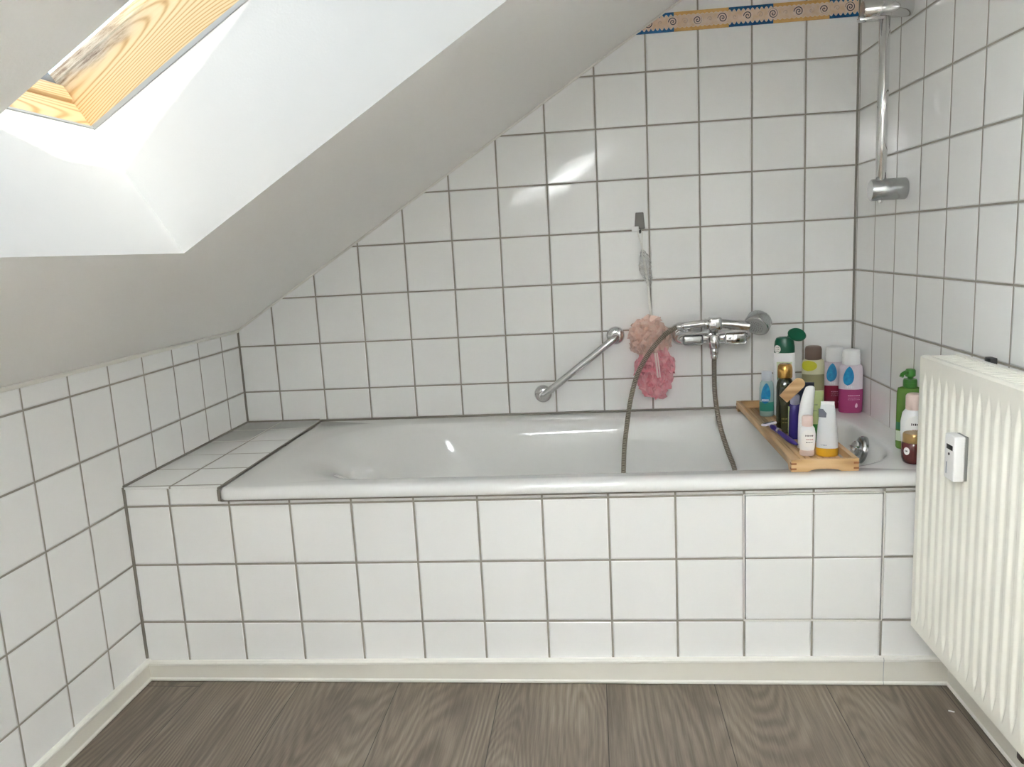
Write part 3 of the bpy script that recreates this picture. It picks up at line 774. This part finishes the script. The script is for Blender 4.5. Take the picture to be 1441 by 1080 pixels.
def plastic(name, rgb, rough=.3, trans=0.0):
    return plain(name, rgb, rough, Transmission_Weight=trans, IOR=1.45)
RZ = radians(-15)
def patch(parent, name, rows, rx, ry, mat, off=.0006, n=10, prof=None):
    """label lying on an elliptical body: rows of (z, angle0, angle1) in radians, angle 0 faces the viewer"""
    vs, fs = [], []
    for z, a0, a1 in rows:
        k = prof(z) if prof else 1.0
        for i in range(n+1):
            a = a0+(a1-a0)*i/n; vs.append(((rx*k+off)*sin(a), -(ry*k+off)*cos(a), z))
    m = n+1
    for j in range(len(rows)-1):
        for i in range(n): fs.append((j*m+i, j*m+i+1, (j+1)*m+i+1, (j+1)*m+i))
    return raw(name, vs, fs, mat, parent, smooth=True)
def blob_rows(z0, z1, a0, a1, shape='drop', n=14):
    rows = []
    for i in range(n+1):
        t = i/n
        if shape == 'drop': w = (sin(pi*min(1, max(0, t)))**.5)*(1-.45*t) if t < 1 else 0
        elif shape == 'oval': w = sqrt(max(0, 1-(2*t-1)**2))
        else: w = 1.0
        c = (a0+a1)/2+(.12*t*(a1-a0) if shape == 'drop' else 0); h = (a1-a0)/2*max(w, .02); rows.append((z0+(z1-z0)*t, c-h, c+h))
    return rows
def scribble(parent, name, z, a0, a1, rx, ry, mat, h=.0012, seed=1, prof=None, off=.0009):
    """row of tiny marks standing for print too small to read"""
    rnd = random.Random(seed); vs, fs = [], []; a = a0
    while a < a1:
        w = rnd.uniform(.05, .12); k = prof(z) if prof else 1.0; hh = h*rnd.uniform(.7, 1.2)
        b_ = len(vs)
        for zz in (z-hh/2, z+hh/2):
            for aa in (a, min(a+w, a1)): vs.append(((rx*k+off)*sin(aa), -(ry*k+off)*cos(aa), zz))
        fs.append((b_, b_+1, b_+3, b_+2)); a += w+rnd.uniform(.03, .06)
    return raw(name, vs, fs, mat, parent)
m_print_dark = plain('dark_print', (70, 66, 66), .5)
m_print_white = plain('white_print', (240, 240, 244), .5)
m_label_white = plain('white_label', (244, 243, 240), .4)
m_blue_label = NT('blue_label'); _c = m_blue_label.xyz()
_col = m_blue_label.ramp(m_blue_label.noise(m_blue_label.vec(_c[0], _c[1], _c[2]), 60.0, 3.0), [(0.3, lin((8, 96, 170))), (0.6, lin((26, 146, 196))), (0.8, lin((70, 184, 210)))])
m_blue_label.bsdf(_col, .35); m_blue_label = m_blue_label.mat

# 1 small clear bottle with blue label, at the back of the tray
t = thing('shower_gel_bottle', 'small clear bottle with a blue drop label at the back end of the tray', 'bottle', (1.6530, -.165, TF), RZ)
mb = MB(); mb.lathe([(.017, 0), (.0195, .003), (.020, .02), (.020, .080), (.018, .098), (.013, .106)], 32, sy=.75)
mb.build('bottle_body', plastic('pale_aqua_plastic', (196, 226, 228), .25, .35), t)
mb = MB(); mb.lathe([(.0203, .016), (.0203, .043)], 32, sy=.76); mb.build('liquid_band', plastic('green_gel', (58, 142, 128), .3), t)
mb = MB(); mb.lathe([(.0135, .104), (.0145, .107), (.0145, .128), (.012, .132), (0, .133)], 28, sy=.8); mb.build('cap', plastic('frosted_cap', (214, 218, 226), .3, .2), t)
patch(t, 'label', blob_rows(.038, .099, -1.0, .65), .0203, .0154, m_blue_label, off=.0008)
scribble(t, 'label_print', .049, -.6, .3, .0203, .0154, m_print_white, .006, 3, off=.0014)

# 2 tall white bottle with open dark green flip cap
t = thing('shampoo_bottle', 'tall white bottle with an open dark green flip cap', 'bottle', (1.7030, -.160, TF), RZ)
mb = MB(); mb.lathe([(.027, 0), (.0295, .004), (.030, .03), (.030, .150), (.0285, .185), (.027, .190)], 36, sy=.68, power=2.4); mb.build('bottle_body', m_white_pl, t)
m_green_cap = plastic('dark_green_plastic', (10, 88, 62), .3)
mb = MB(); mb.lathe([(.0285, .184), (.0283, .200), (.0262, .216), (.022, .226), (.014, .229), (0, .2295)], 36, sy=.72, power=2.4); cp = mb.build('cap', m_green_cap, t)
mb = MB(); lidM = Matrix.Translation((.034, -.004, .236)) @ Matrix.Rotation(radians(18), 4, 'Y') @ Matrix.Rotation(radians(52), 4, 'X')
mb.lathe([(.0005, .004), (.014, .0045), (.023, .003), (.0255, -.001), (.0250, -.004), (.0235, -.004), (.0225, -.001), (.005, .000), (.0045, -.004), (0, -.004)], 36, sy=.80, M=lidM); mb.build('flip_lid', m_green_cap, cp)
mb = MB(); mb.box(.008, .020, -.004, .004, .224, .233, .002); mb.build('hinge', m_green_cap, cp)
patch(t, 'round_label', blob_rows(.184, .207, -1.05, -.30, 'oval'), .0290, .0215, m_label_white, off=.0012)
for k in range(3): scribble(t, 'label_print', .190+.0055*k, -.90, -.45, .0290, .0215, m_print_dark, .0022, 11+k, off=.0017)

# 3 dark olive bottle with gold cap
t = thing('bath_oil_bottle', 'dark olive green bottle with a shiny gold cap on the tray', 'bottle', (1.6570, -.3704, TF), RZ)
mb = MB(); mb.lathe([(.019, 0), (.0215, .003), (.022, .02), (.022, .120), (.020, .136), (.014, .147)], 36, power=2.6)
mb.build('bottle_body', plain('dark_olive_glass', (44, 46, 20), .12, IOR=1.5, Coat_Weight=.4), t)
mb = MB(); mb.lathe([(.0150, .144), (.0185, .148), (.0190, .166), (.0180, .178), (.014, .1835), (0, .185)], 36); mb.build('cap', plain('gold_metal', (196, 152, 84), .22, Metallic=.9), t)
scribble(t, 'label_print', .040, -.3, .9, .022, .022, plain('olive_print', (112, 110, 48), .4), .003, 5); scribble(t, 'label_print', .030, -.2, .8, .022, .022, plain('olive_print_low', (112, 110, 48), .4), .002, 6)

# 4 pale green packet tube behind the olive bottle
t = thing('hair_mask_tube', 'tall pale green tube standing behind the gold-capped bottle', 'tube', (1.6700, -.305, TF), RZ)
def tube_shape(mb, r, h0, h1, wid, thick=.0016, n=32, steps=10, sy=1.0):
    """squeeze tube: round at h0, pinched flat at h1"""
    vs, fs = [], []
    for j in range(steps+1):
        u = j/steps; e_ = u**1.5; z = h0+(h1-h0)*u
        rx = r+(wid-r)*e_; ry = r*sy*(1-e_)+thick*e_
        for k in range(n): vs.append((rx*cos(2*pi*k/n), ry*sin(2*pi*k/n), z))
    for j in range(steps):
        for k in range(n): fs.append((j*n+k, j*n+(k+1) % n, (j+1)*n+(k+1) % n, (j+1)*n+k))
    fs.append(tuple(range(n-1, -1, -1))); fs.append(tuple(steps*n+k for k in range(n)))
    mb.add(vs, fs); return mb
mb = MB(); tube_shape(mb, .016, .022, .178, .020); mb.build('tube_body', plastic('pale_green_plastic', (206, 214, 178), .35), t)
mb = MB(); mb.lathe([(.0155, 0), (.0165, .002), (.0165, .021), (.0150, .023)], 28); mb.build('cap', plastic('olive_plastic', (124, 126, 66), .35), t)
patch(t, 'leaf_print', blob_rows(.11, .16, -1.3, -.7, 'oval'), .0175, .0095, plain('leaf_green', (96, 128, 84), .4), off=.0012)

# 5 bottle with brown cap and yellow label, on the back rim
t = thing('body_lotion_bottle', 'cream bottle with a brown cap and yellow label against the back wall', 'bottle', (1.8120, -.052, RIM+.001), RZ)
mb = MB(); mb.lathe([(.029, 0), (.0315, .004), (.032, .03), (.0320, .135), (.0300, .148), (.024, .153)], 36, sy=.62); mb.build('bottle_body', plastic('cream_plastic', (214, 212, 176), .35), t)
mb = MB(); mb.lathe([(.0230, .151), (.0238, .153), (.0238, .182), (.0215, .190), (.016, .1925), (0, .193)], 36, sy=.75); mb.build('cap', plastic('brown_plastic', (124, 104, 92), .4), t)
patch(t, 'yellow_label', blob_rows(.118, .150, -1.25, .35, 'oval'), .0316, .0196, plain('yellow_green_print', (206, 204, 44), .4), off=.0010)
patch(t, 'olive_label', blob_rows(.060, .108, -1.2, 1.2, 'box'), .0320, .0199, plain('olive_label_paper', (146, 142, 104), .45), off=.0010)

# 6 navy tube standing on its cap
t = thing('hand_cream_tube', 'navy blue squeeze tube standing on its cap in the tray', 'tube', (1.7000, -.392, TF), RZ+radians(-4))
mb = MB(); tube_shape(mb, .0150, .018, .128, .0245); mb.build('tube_body', plain('navy_tube', (58, 68, 92), .3, Metallic=.3), t)
mb = MB(); mb.box(-.0247, .0247, -.0020, .0020, .124, .1365, .0006); mb.build('crimped_end', plain('black_navy', (22, 26, 44), .35), t)
mb = MB(); mb.lathe([(.014, 0), (.0150, .002), (.0150, .017), (.0140, .019)], 28); mb.build('cap', plastic('navy_cap', (28, 32, 54), .35), t)
mb = MB(); mb.box(-.0018, .0022, -.0026, -.0020, .128, .1366, .0002); mb.build('hang_notch', m_label_white, t)

# 7 purple bottle
t = thing('purple_bottle', 'slim deep purple bottle between the olive bottle and the white one', 'bottle', (1.6640, -.4470, TF), RZ)
mb = MB(); mb.lathe([(.0135, 0), (.0150, .003), (.0150, .070), (.0140, .086), (.010, .092)], 28, sy=.8); mb.build('bottle_body', plastic('purple_plastic', (58, 48, 122), .25), t)
mb = MB(); mb.lathe([(.0102, .090), (.0112, .092), (.0112, .112), (.009, .115), (0, .1155)], 24); mb.build('cap', plastic('grey_lilac_cap', (150, 150, 168), .4), t)
patch(t, 'green_stripe', [(.004, -1.65, -1.15), (.07, -1.65, -.95), (.085, -1.65, -.8)], .0150, .0120, plain('pale_green_stripe', (196, 212, 148), .4), off=.0010)

# 8 green bottle
t = thing('green_tube', 'pale green tube with a bright green foot behind the yellow-capped one', 'tube', (1.7080, -.4780, TF), RZ)
mb = MB(); tube_shape(mb, .0150, .046, .128, .0185); mb.build('tube_body', plastic('light_green_plastic', (176, 190, 128), .35), t)
mb = MB(); mb.lathe([(.014, 0), (.0152, .002), (.0154, .045), (.0145, .048)], 28); mb.build('cap', plastic('bright_green_plastic', (46, 122, 44), .3), t)
scribble(t, 'label_print', .095, -1.1, .2, .0168, .0085, plain('grey_green_print', (122, 134, 104), .5), .004, 8)
scribble(t, 'label_print', .080, -1.1, .2, .0162, .0110, plain('grey_green_print_low', (122, 134, 104), .5), .003, 9)

# 9 tall white tube leaning slightly
t = thing('white_conditioner_tube', 'tall slim white bottle with a curved shoulder in the middle of the tray', 'bottle', (1.6640, -.5480, TF), RZ)
mb = MB(); vs, fs = [], []; N = 28
secs = [(0, 0, .0145), (.003, 0, .0160), (.03, 0, .0165), (.08, .001, .0165), (.105, .003, .0160), (.125, .006, .0145), (.142, .009, .0125), (.152, .011, .0100), (.155, .012, .005)]
for z, dx, r in secs:
    for k in range(N): vs.append((dx+r*cos(2*pi*k/N), r*.7*sin(2*pi*k/N), z))
for j in range(len(secs)-1):
    for k in range(N): fs.append((j*N+k, j*N+(k+1) % N, (j+1)*N+(k+1) % N, (j+1)*N+k))
fs.append(tuple(range(N-1, -1, -1))); fs.append(tuple((len(secs)-1)*N+k for k in range(N)))
mb.add(vs, fs); mb.build('bottle_body', m_white_pl, t, angle=60)
mb = MB(); mb.lathe([(.0168, .001), (.0168, .012)], 28, sy=.71); mb.build('foot_band', plastic('pale_grey_band', (206, 204, 200), .4), t)

# two little pink-capped white bottles: one on the tray, one by the radiator
def pinkcap(label, loc, rz, s=1.0):
    t = thing('lotion_bottle', label, 'bottle', loc, rz)
    body = [(.0150, .012), (.0165, .016), (.0185, .035), (.0188, .052), (.0165, .066), (.0115, .073)]
    mb = MB(); mb.lathe([(r*s, z*s) for r, z in body], 32, sy=.72); mb.build('bottle_body', m_white_pl, t)
    mb = MB(); mb.lathe([(.0155*s, 0), (.0168*s, .002*s), (.0165*s, .013*s), (.0150*s, .0135*s)], 32, sy=.76); mb.build('foot', plastic('blush_plastic', (226, 206, 198), .35), t)
    mb = MB(); mb.lathe([(.0118*s, .071*s), (.0126*s, .073*s), (.0126*s, .092*s), (.0105*s, .0955*s), (0, .096*s)], 28, sy=.9); mb.build('cap', plastic('pink_plastic', (230, 208, 200), .35), t)
    pf = lambda z: 1.0
    patch(t, 'round_label', blob_rows(.022*s, .064*s, -.75, .95, 'oval'), .0187*s, .0136*s, m_label_white, off=.0007)
    scribble(t, 'label_print', .050*s, -.2, .75, .0187*s, .0137*s, m_print_dark, .0035*s, 21, off=.0015)
    scribble(t, 'label_print', .041*s, -.1, .75, .0187*s, .0137*s, plain('pink_print', (196, 150, 150), .5), .0025*s, 22, off=.0015)
    scribble(t, 'label_print', .034*s, -.1, .7, .0187*s, .0137*s, m_print_dark, .0018*s, 23, off=.0015)
    return t
pinkcap('small white bottle with a pink cap at the front end of the tray', (1.6530, -.6120, TF), RZ)
pinkcap('white bottle with a pink cap behind the dark red jar by the radiator', (1.8960, -.603, RIM+.001), radians(-20), 1.52)

# 10 white tube with yellow cap
t = thing('face_cream_tube', 'translucent white tube standing on an amber yellow cap in the tray corner', 'tube', (1.6975, -.6160, TF), RZ)
mb = MB(); tube_shape(mb, .0245, .0195, .122, .0150, n=36, sy=.8); mb.build('tube_body', plastic('frosted_white_plastic', (226, 228, 230), .35, .15), t)
mb = MB(); mb.lathe([(.0235, 0), (.0250, .0015), (.0252, .017), (.0240, .0200)], 36, sy=.82); mb.build('cap', plastic('amber_plastic', (216, 164, 44), .3), t)
mb = MB(); mb.box(-.0148, .0148, -.0015, .0015, .120, .129, .0006); mb.build('crimped_end', m_white_pl, t)
patch(t, 'grey_label', [(.092, -1.2, -.15), (.102, -1.25, -.1), (.112, -1.3, -.5)], .0195, .0078, plain('slate_print', (112, 118, 130), .45), off=.0012)
scribble(t, 'label_print', .028, -.6, .0, .0245, .0192, plain('slate_print_small', (112, 118, 150), .45), .0015, 31)

# 11 razors
m_razor_p = plain('purple_rubber', (66, 50, 128), .3); m_razor_w = plastic('lilac_white_plastic', (232, 226, 236), .3)
def razor(label, loc, rx_, rz_, group=None):
    t = thing('razor', label, 'razor', loc, rz_); t.rotation_euler = (rx_, 0, rz_)
    # local: handle runs along -y, head at +y
    mb = MB(); pts_ = spline([(0, 0, .002), (0, -.018, .001), (0, -.050, 0), (0, -.085, -.001), (0, -.118, .001)], 20)
    mb.tube(pts_, [1.3*v for v in (.0042, .0050, .0056, .0058, .0056, .0052, .0048, .0046, .0046, .0048, .0052, .0056, .0058, .0060, .0060, .0058, .0054, .0048, .0038, .0022)], 14, flat=.8); h = mb.build('handle', m_razor_p, t, angle=60)
    mb = MB(); mb.tube([(0, -.030, .0035), (0, -.038, .0040)], .0064, 12); mb.build('collar', plain('silver_collar', (222, 222, 226), .2, Metallic=.8), h)
    mb = MB(); mb.box(-.0030, .0030, -.002, .010, -.002, .004, .0012); mb.build('neck', m_razor_w, t)
    hM = Matrix.Translation((0, .010, .003)) @ Matrix.Rotation(radians(14), 4, 'Z') @ Matrix.Rotation(radians(-14), 4, 'X')
    mb = MB(); mb.box(-.021, .021, -.006, .009, -.0025, .0035, .0024, M=hM, seg=3); hd_ = mb.build('razor_head', m_razor_w, t)
    mb = MB()
    for k in range(3): mb.box(-.017, .017, -.002+.003*k, -.0008+.003*k, .0033, .0040, M=hM)
    mb.build('blades', plain('dark_steel', (84, 84, 92), .25, Metallic=.9), hd_); return t
razor('purple-handled razor with its lilac white head over the tray edge', (1.6060, -.448, .5465), radians(11), radians(19))

# 12 wooden brush on the purple bottle, stand-in for a tan stitching ghost
t = thing('ghost_stand_in_brush', 'flat pale wooden brush standing in for a tan ghost shape above the purple bottle', 'brush', (1.6570, -.4560, .6435))
out = [(-.0125, -.034), (.0125, -.034), (.0140, 0), (.0140, .022)] + [(.0140*cos(a*pi/8), .022+.012*sin(a*pi/8)) for a in range(1, 8)] + [(-.0140, .022), (-.0140, 0)]
brM = Matrix.Rotation(radians(-8), 4, 'X') @ Matrix.Rotation(radians(46), 4, 'Y')
mb = MB(); mb.prism(out, 1, -.0045, .0045, M=brM); mb.build('brush_back', m_beech_x, t, angle=40)
for i in range(4):
    for j in range(9):
        if i == 0 and j == 0: mb = MB()
        mb.tube([(-.0085+.0057*i, .004, -.026+.0065*j), (-.0085+.0057*i, .013, -.026+.0065*j)], .0017, 6, M=brM)
mb.build('bristles', plain('cream_bristles', (214, 196, 160), .7), t)
# ------------------------------------------------------------------ corner bottles
def pinkbottle(label, loc, rz_, body, foot):
    t = thing('conditioner_bottle', label, 'bottle', loc, rz_)
    mb = MB(); mb.lathe([(.0300, 0), (.0325, .004), (.0330, .02), (.0330, .070)], 36, sy=.62, power=2.3); mb.build('tinted_base', plastic(body, foot, .25, .1), t)
    mb = MB(); mb.lathe([(.0330, .070), (.0330, .125), (.0315, .136), (.026, .142), (.0245, .143)], 36, sy=.62, power=2.3); mb.build('bottle_body', plastic('pearl_lilac_plastic', (226, 214, 222), .3, .1), t)
    mb = MB(); mb.lathe([(.0240, .141), (.0250, .144), (.0245, .176), (.0225, .184), (.016, .1865), (0, .187)], 32, sy=.78); mb.build('cap', m_white_pl, t)
    patch(t, 'blue_label', blob_rows(.082, .138, -.85, .25), .0330, .0205, m_blue_label, off=.0016)
    scribble(t, 'label_print', .078, -.45, .15, .0330, .0205, m_print_white, .008, 41, off=.0022)
    for k, (z, w_) in enumerate(((.052, .0035), (.045, .0012), (.040, .0012))): scribble(t, 'label_print', z, -.25, .75, .0330, .0205, plain('pale_pink_print', (232, 170, 200), .5), w_, 42+k, off=.0016)
    patch(t, 'drop_mark', blob_rows(.016, .030, .28, .56), .0330, .0205, plain('pink_white_print', (240, 200, 220), .5), off=.0016)
    return t
pinkbottle('magenta and clear bottle with blue label and white cap in the rear corner', (1.9030, -.112, RIM+.001), radians(-12), 'magenta_plastic', (178, 70, 124))
pinkbottle('dark red based bottle half hidden behind the magenta one in the corner', (1.8760, -.040, RIM+.001), radians(-12), 'dark_red_plastic', (140, 36, 62))

# jar, and green pump bottle beside the radiator
t = thing('hair_mask_jar', 'dark red jar with a gold lid on the tub rim by the radiator', 'jar', (1.8720, -.672, RIM+.001), radians(-25))
mb = MB(); mb.lathe([(.0200, 0), (.0235, .003), (.0262, .012), (.0270, .028), (.0262, .044), (.0235, .049)], 36); mb.build('jar_body', plain('dark_red_plastic_gloss', (92, 30, 28), .15, Coat_Weight=.4), t)
mb = MB(); mb.lathe([(.0235, .047), (.0245, .049), (.0245, .066), (.0225, .069), (0, .0695)], 36); mb.build('lid', plain('gold_lid', (182, 150, 98), .3, Metallic=.6), t)
patch(t, 'round_label', blob_rows(.022, .040, -.75, -.25, 'oval'), .0270, .0270, m_label_white, off=.0012)
patch(t, 'round_label', blob_rows(.022, .040, .55, 1.05, 'oval'), .0270, .0270, m_label_white, off=.0012)
scribble(t, 'label_print', .031, -.62, -.38, .0270, .0270, m_print_dark, .004, 51, off=.0018)
t = thing('soap_dispenser', 'green pump bottle at the back of the group beside the radiator', 'bottle', (1.9060, -.545, RIM+.001), radians(-20))
mb = MB(); mb.lathe([(.025, 0), (.0275, .004), (.028, .02), (.028, .135), (.026, .148), (.014, .152)], 36, sy=.62, power=2.4); mb.build('bottle_body', plastic('leaf_green_plastic', (104, 146, 66), .25, .2), t)
mb = MB(); mb.lathe([(.0140, .149), (.0155, .151), (.0155, .166), (.0140, .170), (.006, .171), (.006, .178)], 28); pump = mb.build('pump_collar', plastic('deep_green_plastic', (54, 116, 40), .3), t)
mb = MB(); mb.lathe([(.0100, .176), (.0115, .178), (.0115, .190), (.009, .194), (0, .195)], 24); mb.tube([(0, 0, .186), (-.012, -.014, .187), (-.017, -.020, .184), (-.019, -.023, .178)], .0048, 10); mb.build('pump_nozzle', plastic('deep_green_plastic_top', (60, 128, 44), .3), pump)
patch(t, 'label', [(.020, -1.2, 1.2), (.045, -1.2, 1.2)], .0280, .0175, plain('pale_green_label', (214, 226, 206), .4), off=.0014)
patch(t, 'label', [(.048, -1.2, 1.2), (.066, -1.2, 1.2)], .0280, .0175, plain('mid_green_label', (44, 112, 74), .4), off=.0014)

# ================================================================== LIGHT
w = bpy.data.worlds.new('sky'); sc.world = w; w.use_nodes = True
wt = w.node_tree; wt.nodes.clear()
sky = wt.nodes.new('ShaderNodeTexSky'); sky.sky_type = 'NISHITA'; sky.sun_disc = False
sky.sun_elevation = radians(37.5); sky.sun_rotation = radians(128); sky.air_density = 1.0; sky.dust_density = 2.5; sky.ozone_density = 1.0
bg = wt.nodes.new('ShaderNodeBackground'); bg.inputs[1].default_value = 0.52
wo = wt.nodes.new('ShaderNodeOutputWorld'); hv = wt.nodes.new('ShaderNodeHueSaturation'); hv.inputs['Saturation'].default_value = 0.50; wt.links.new(sky.outputs[0], hv.inputs['Color']); wt.links.new(hv.outputs[0], bg.inputs[0]); wt.links.new(bg.outputs[0], wo.inputs[0])
sd = Vector((-1, .77, -.97)).normalized()
sl = bpy.data.lights.new('sun', 'SUN'); sl.energy = 6.5; sl.angle = radians(.53); sl.color = (1.0, .95, .88)
so_ = bpy.data.objects.new('sun', sl); COL.objects.link(so_); so_.rotation_euler = sd.to_track_quat('-Z', 'Y').to_euler(); so_.location = (4, -4, 5)

# added fill light, unseen behind the viewer: made-up reflector lamp turned to the roof slope
lp = thing('fill_lamp', 'added fill lamp, a standing reflector on the floor behind the viewer', 'lamp', (1.66, -2.64, 0))
mb = MB(); mb.lathe([(.11, 0), (.115, .004), (.11, .014), (.02, .022), (.012, .03)], 36); mb.build('base', m_alu, lp)
mb = MB(); mb.tube([(0, 0, .025), (0, 0, .46)], .010, 16); mb.build('pole', m_alu, lp)
aim = Vector((-.62, .14, .98)).normalized(); aM = axis_matrix((0, 0, .46), aim)
mb = MB(); mb.lathe([(.012, -.01), (.06, .0), (.105, .03), (.125, .08), (.128, .14), (.124, .14), (.121, .082), (.100, .036), (.055, .008), (0, .004)], 40, M=aM); mb.build('fill_lamp_shade', m_alu, lp)
al = bpy.data.lights.new('fill_light', 'AREA'); al.shape = 'DISK'; al.size = .19; al.energy = 38.0; al.color = (.92, .965, 1.0); al.spread = radians(42)
ao = bpy.data.objects.new('fill_light', al); COL.objects.link(ao); ao.parent = lp; ao.location = Vector((0, 0, .46))+aim*.085; ao.rotation_euler = aim.to_track_quat('-Z', 'Y').to_euler()

# ================================================================== CAMERA
cam = bpy.data.cameras.new('camera'); co = bpy.data.objects.new('camera', cam); COL.objects.link(co); sc.camera = co
co.location = (1.15825, -2.53666, .42271+ZT); co.rotation_euler = (1.39489, .05448, .10568)
cam.sensor_width = 36; cam.sensor_fit = 'HORIZONTAL'; cam.lens = 36*1136.278/1441
cam.shift_x = (720.5-707.46)/1441; cam.shift_y = (552.438-540)/1441; cam.clip_start = .02

sc.view_settings.view_transform = 'Standard'; sc.view_settings.look = 'None'; sc.view_settings.gamma = 1.0
sc.view_settings.use_curve_mapping = False; sc.view_settings.exposure = 0.08
cy = sc.cycles
cy.use_denoising = True; cy.max_bounces = 14; cy.diffuse_bounces = 8; cy.glossy_bounces = 6; cy.transmission_bounces = 8; cy.transparent_max_bounces = 16
cy.sample_clamp_indirect = 60.0; cy.caustics_reflective = False; cy.caustics_refractive = False
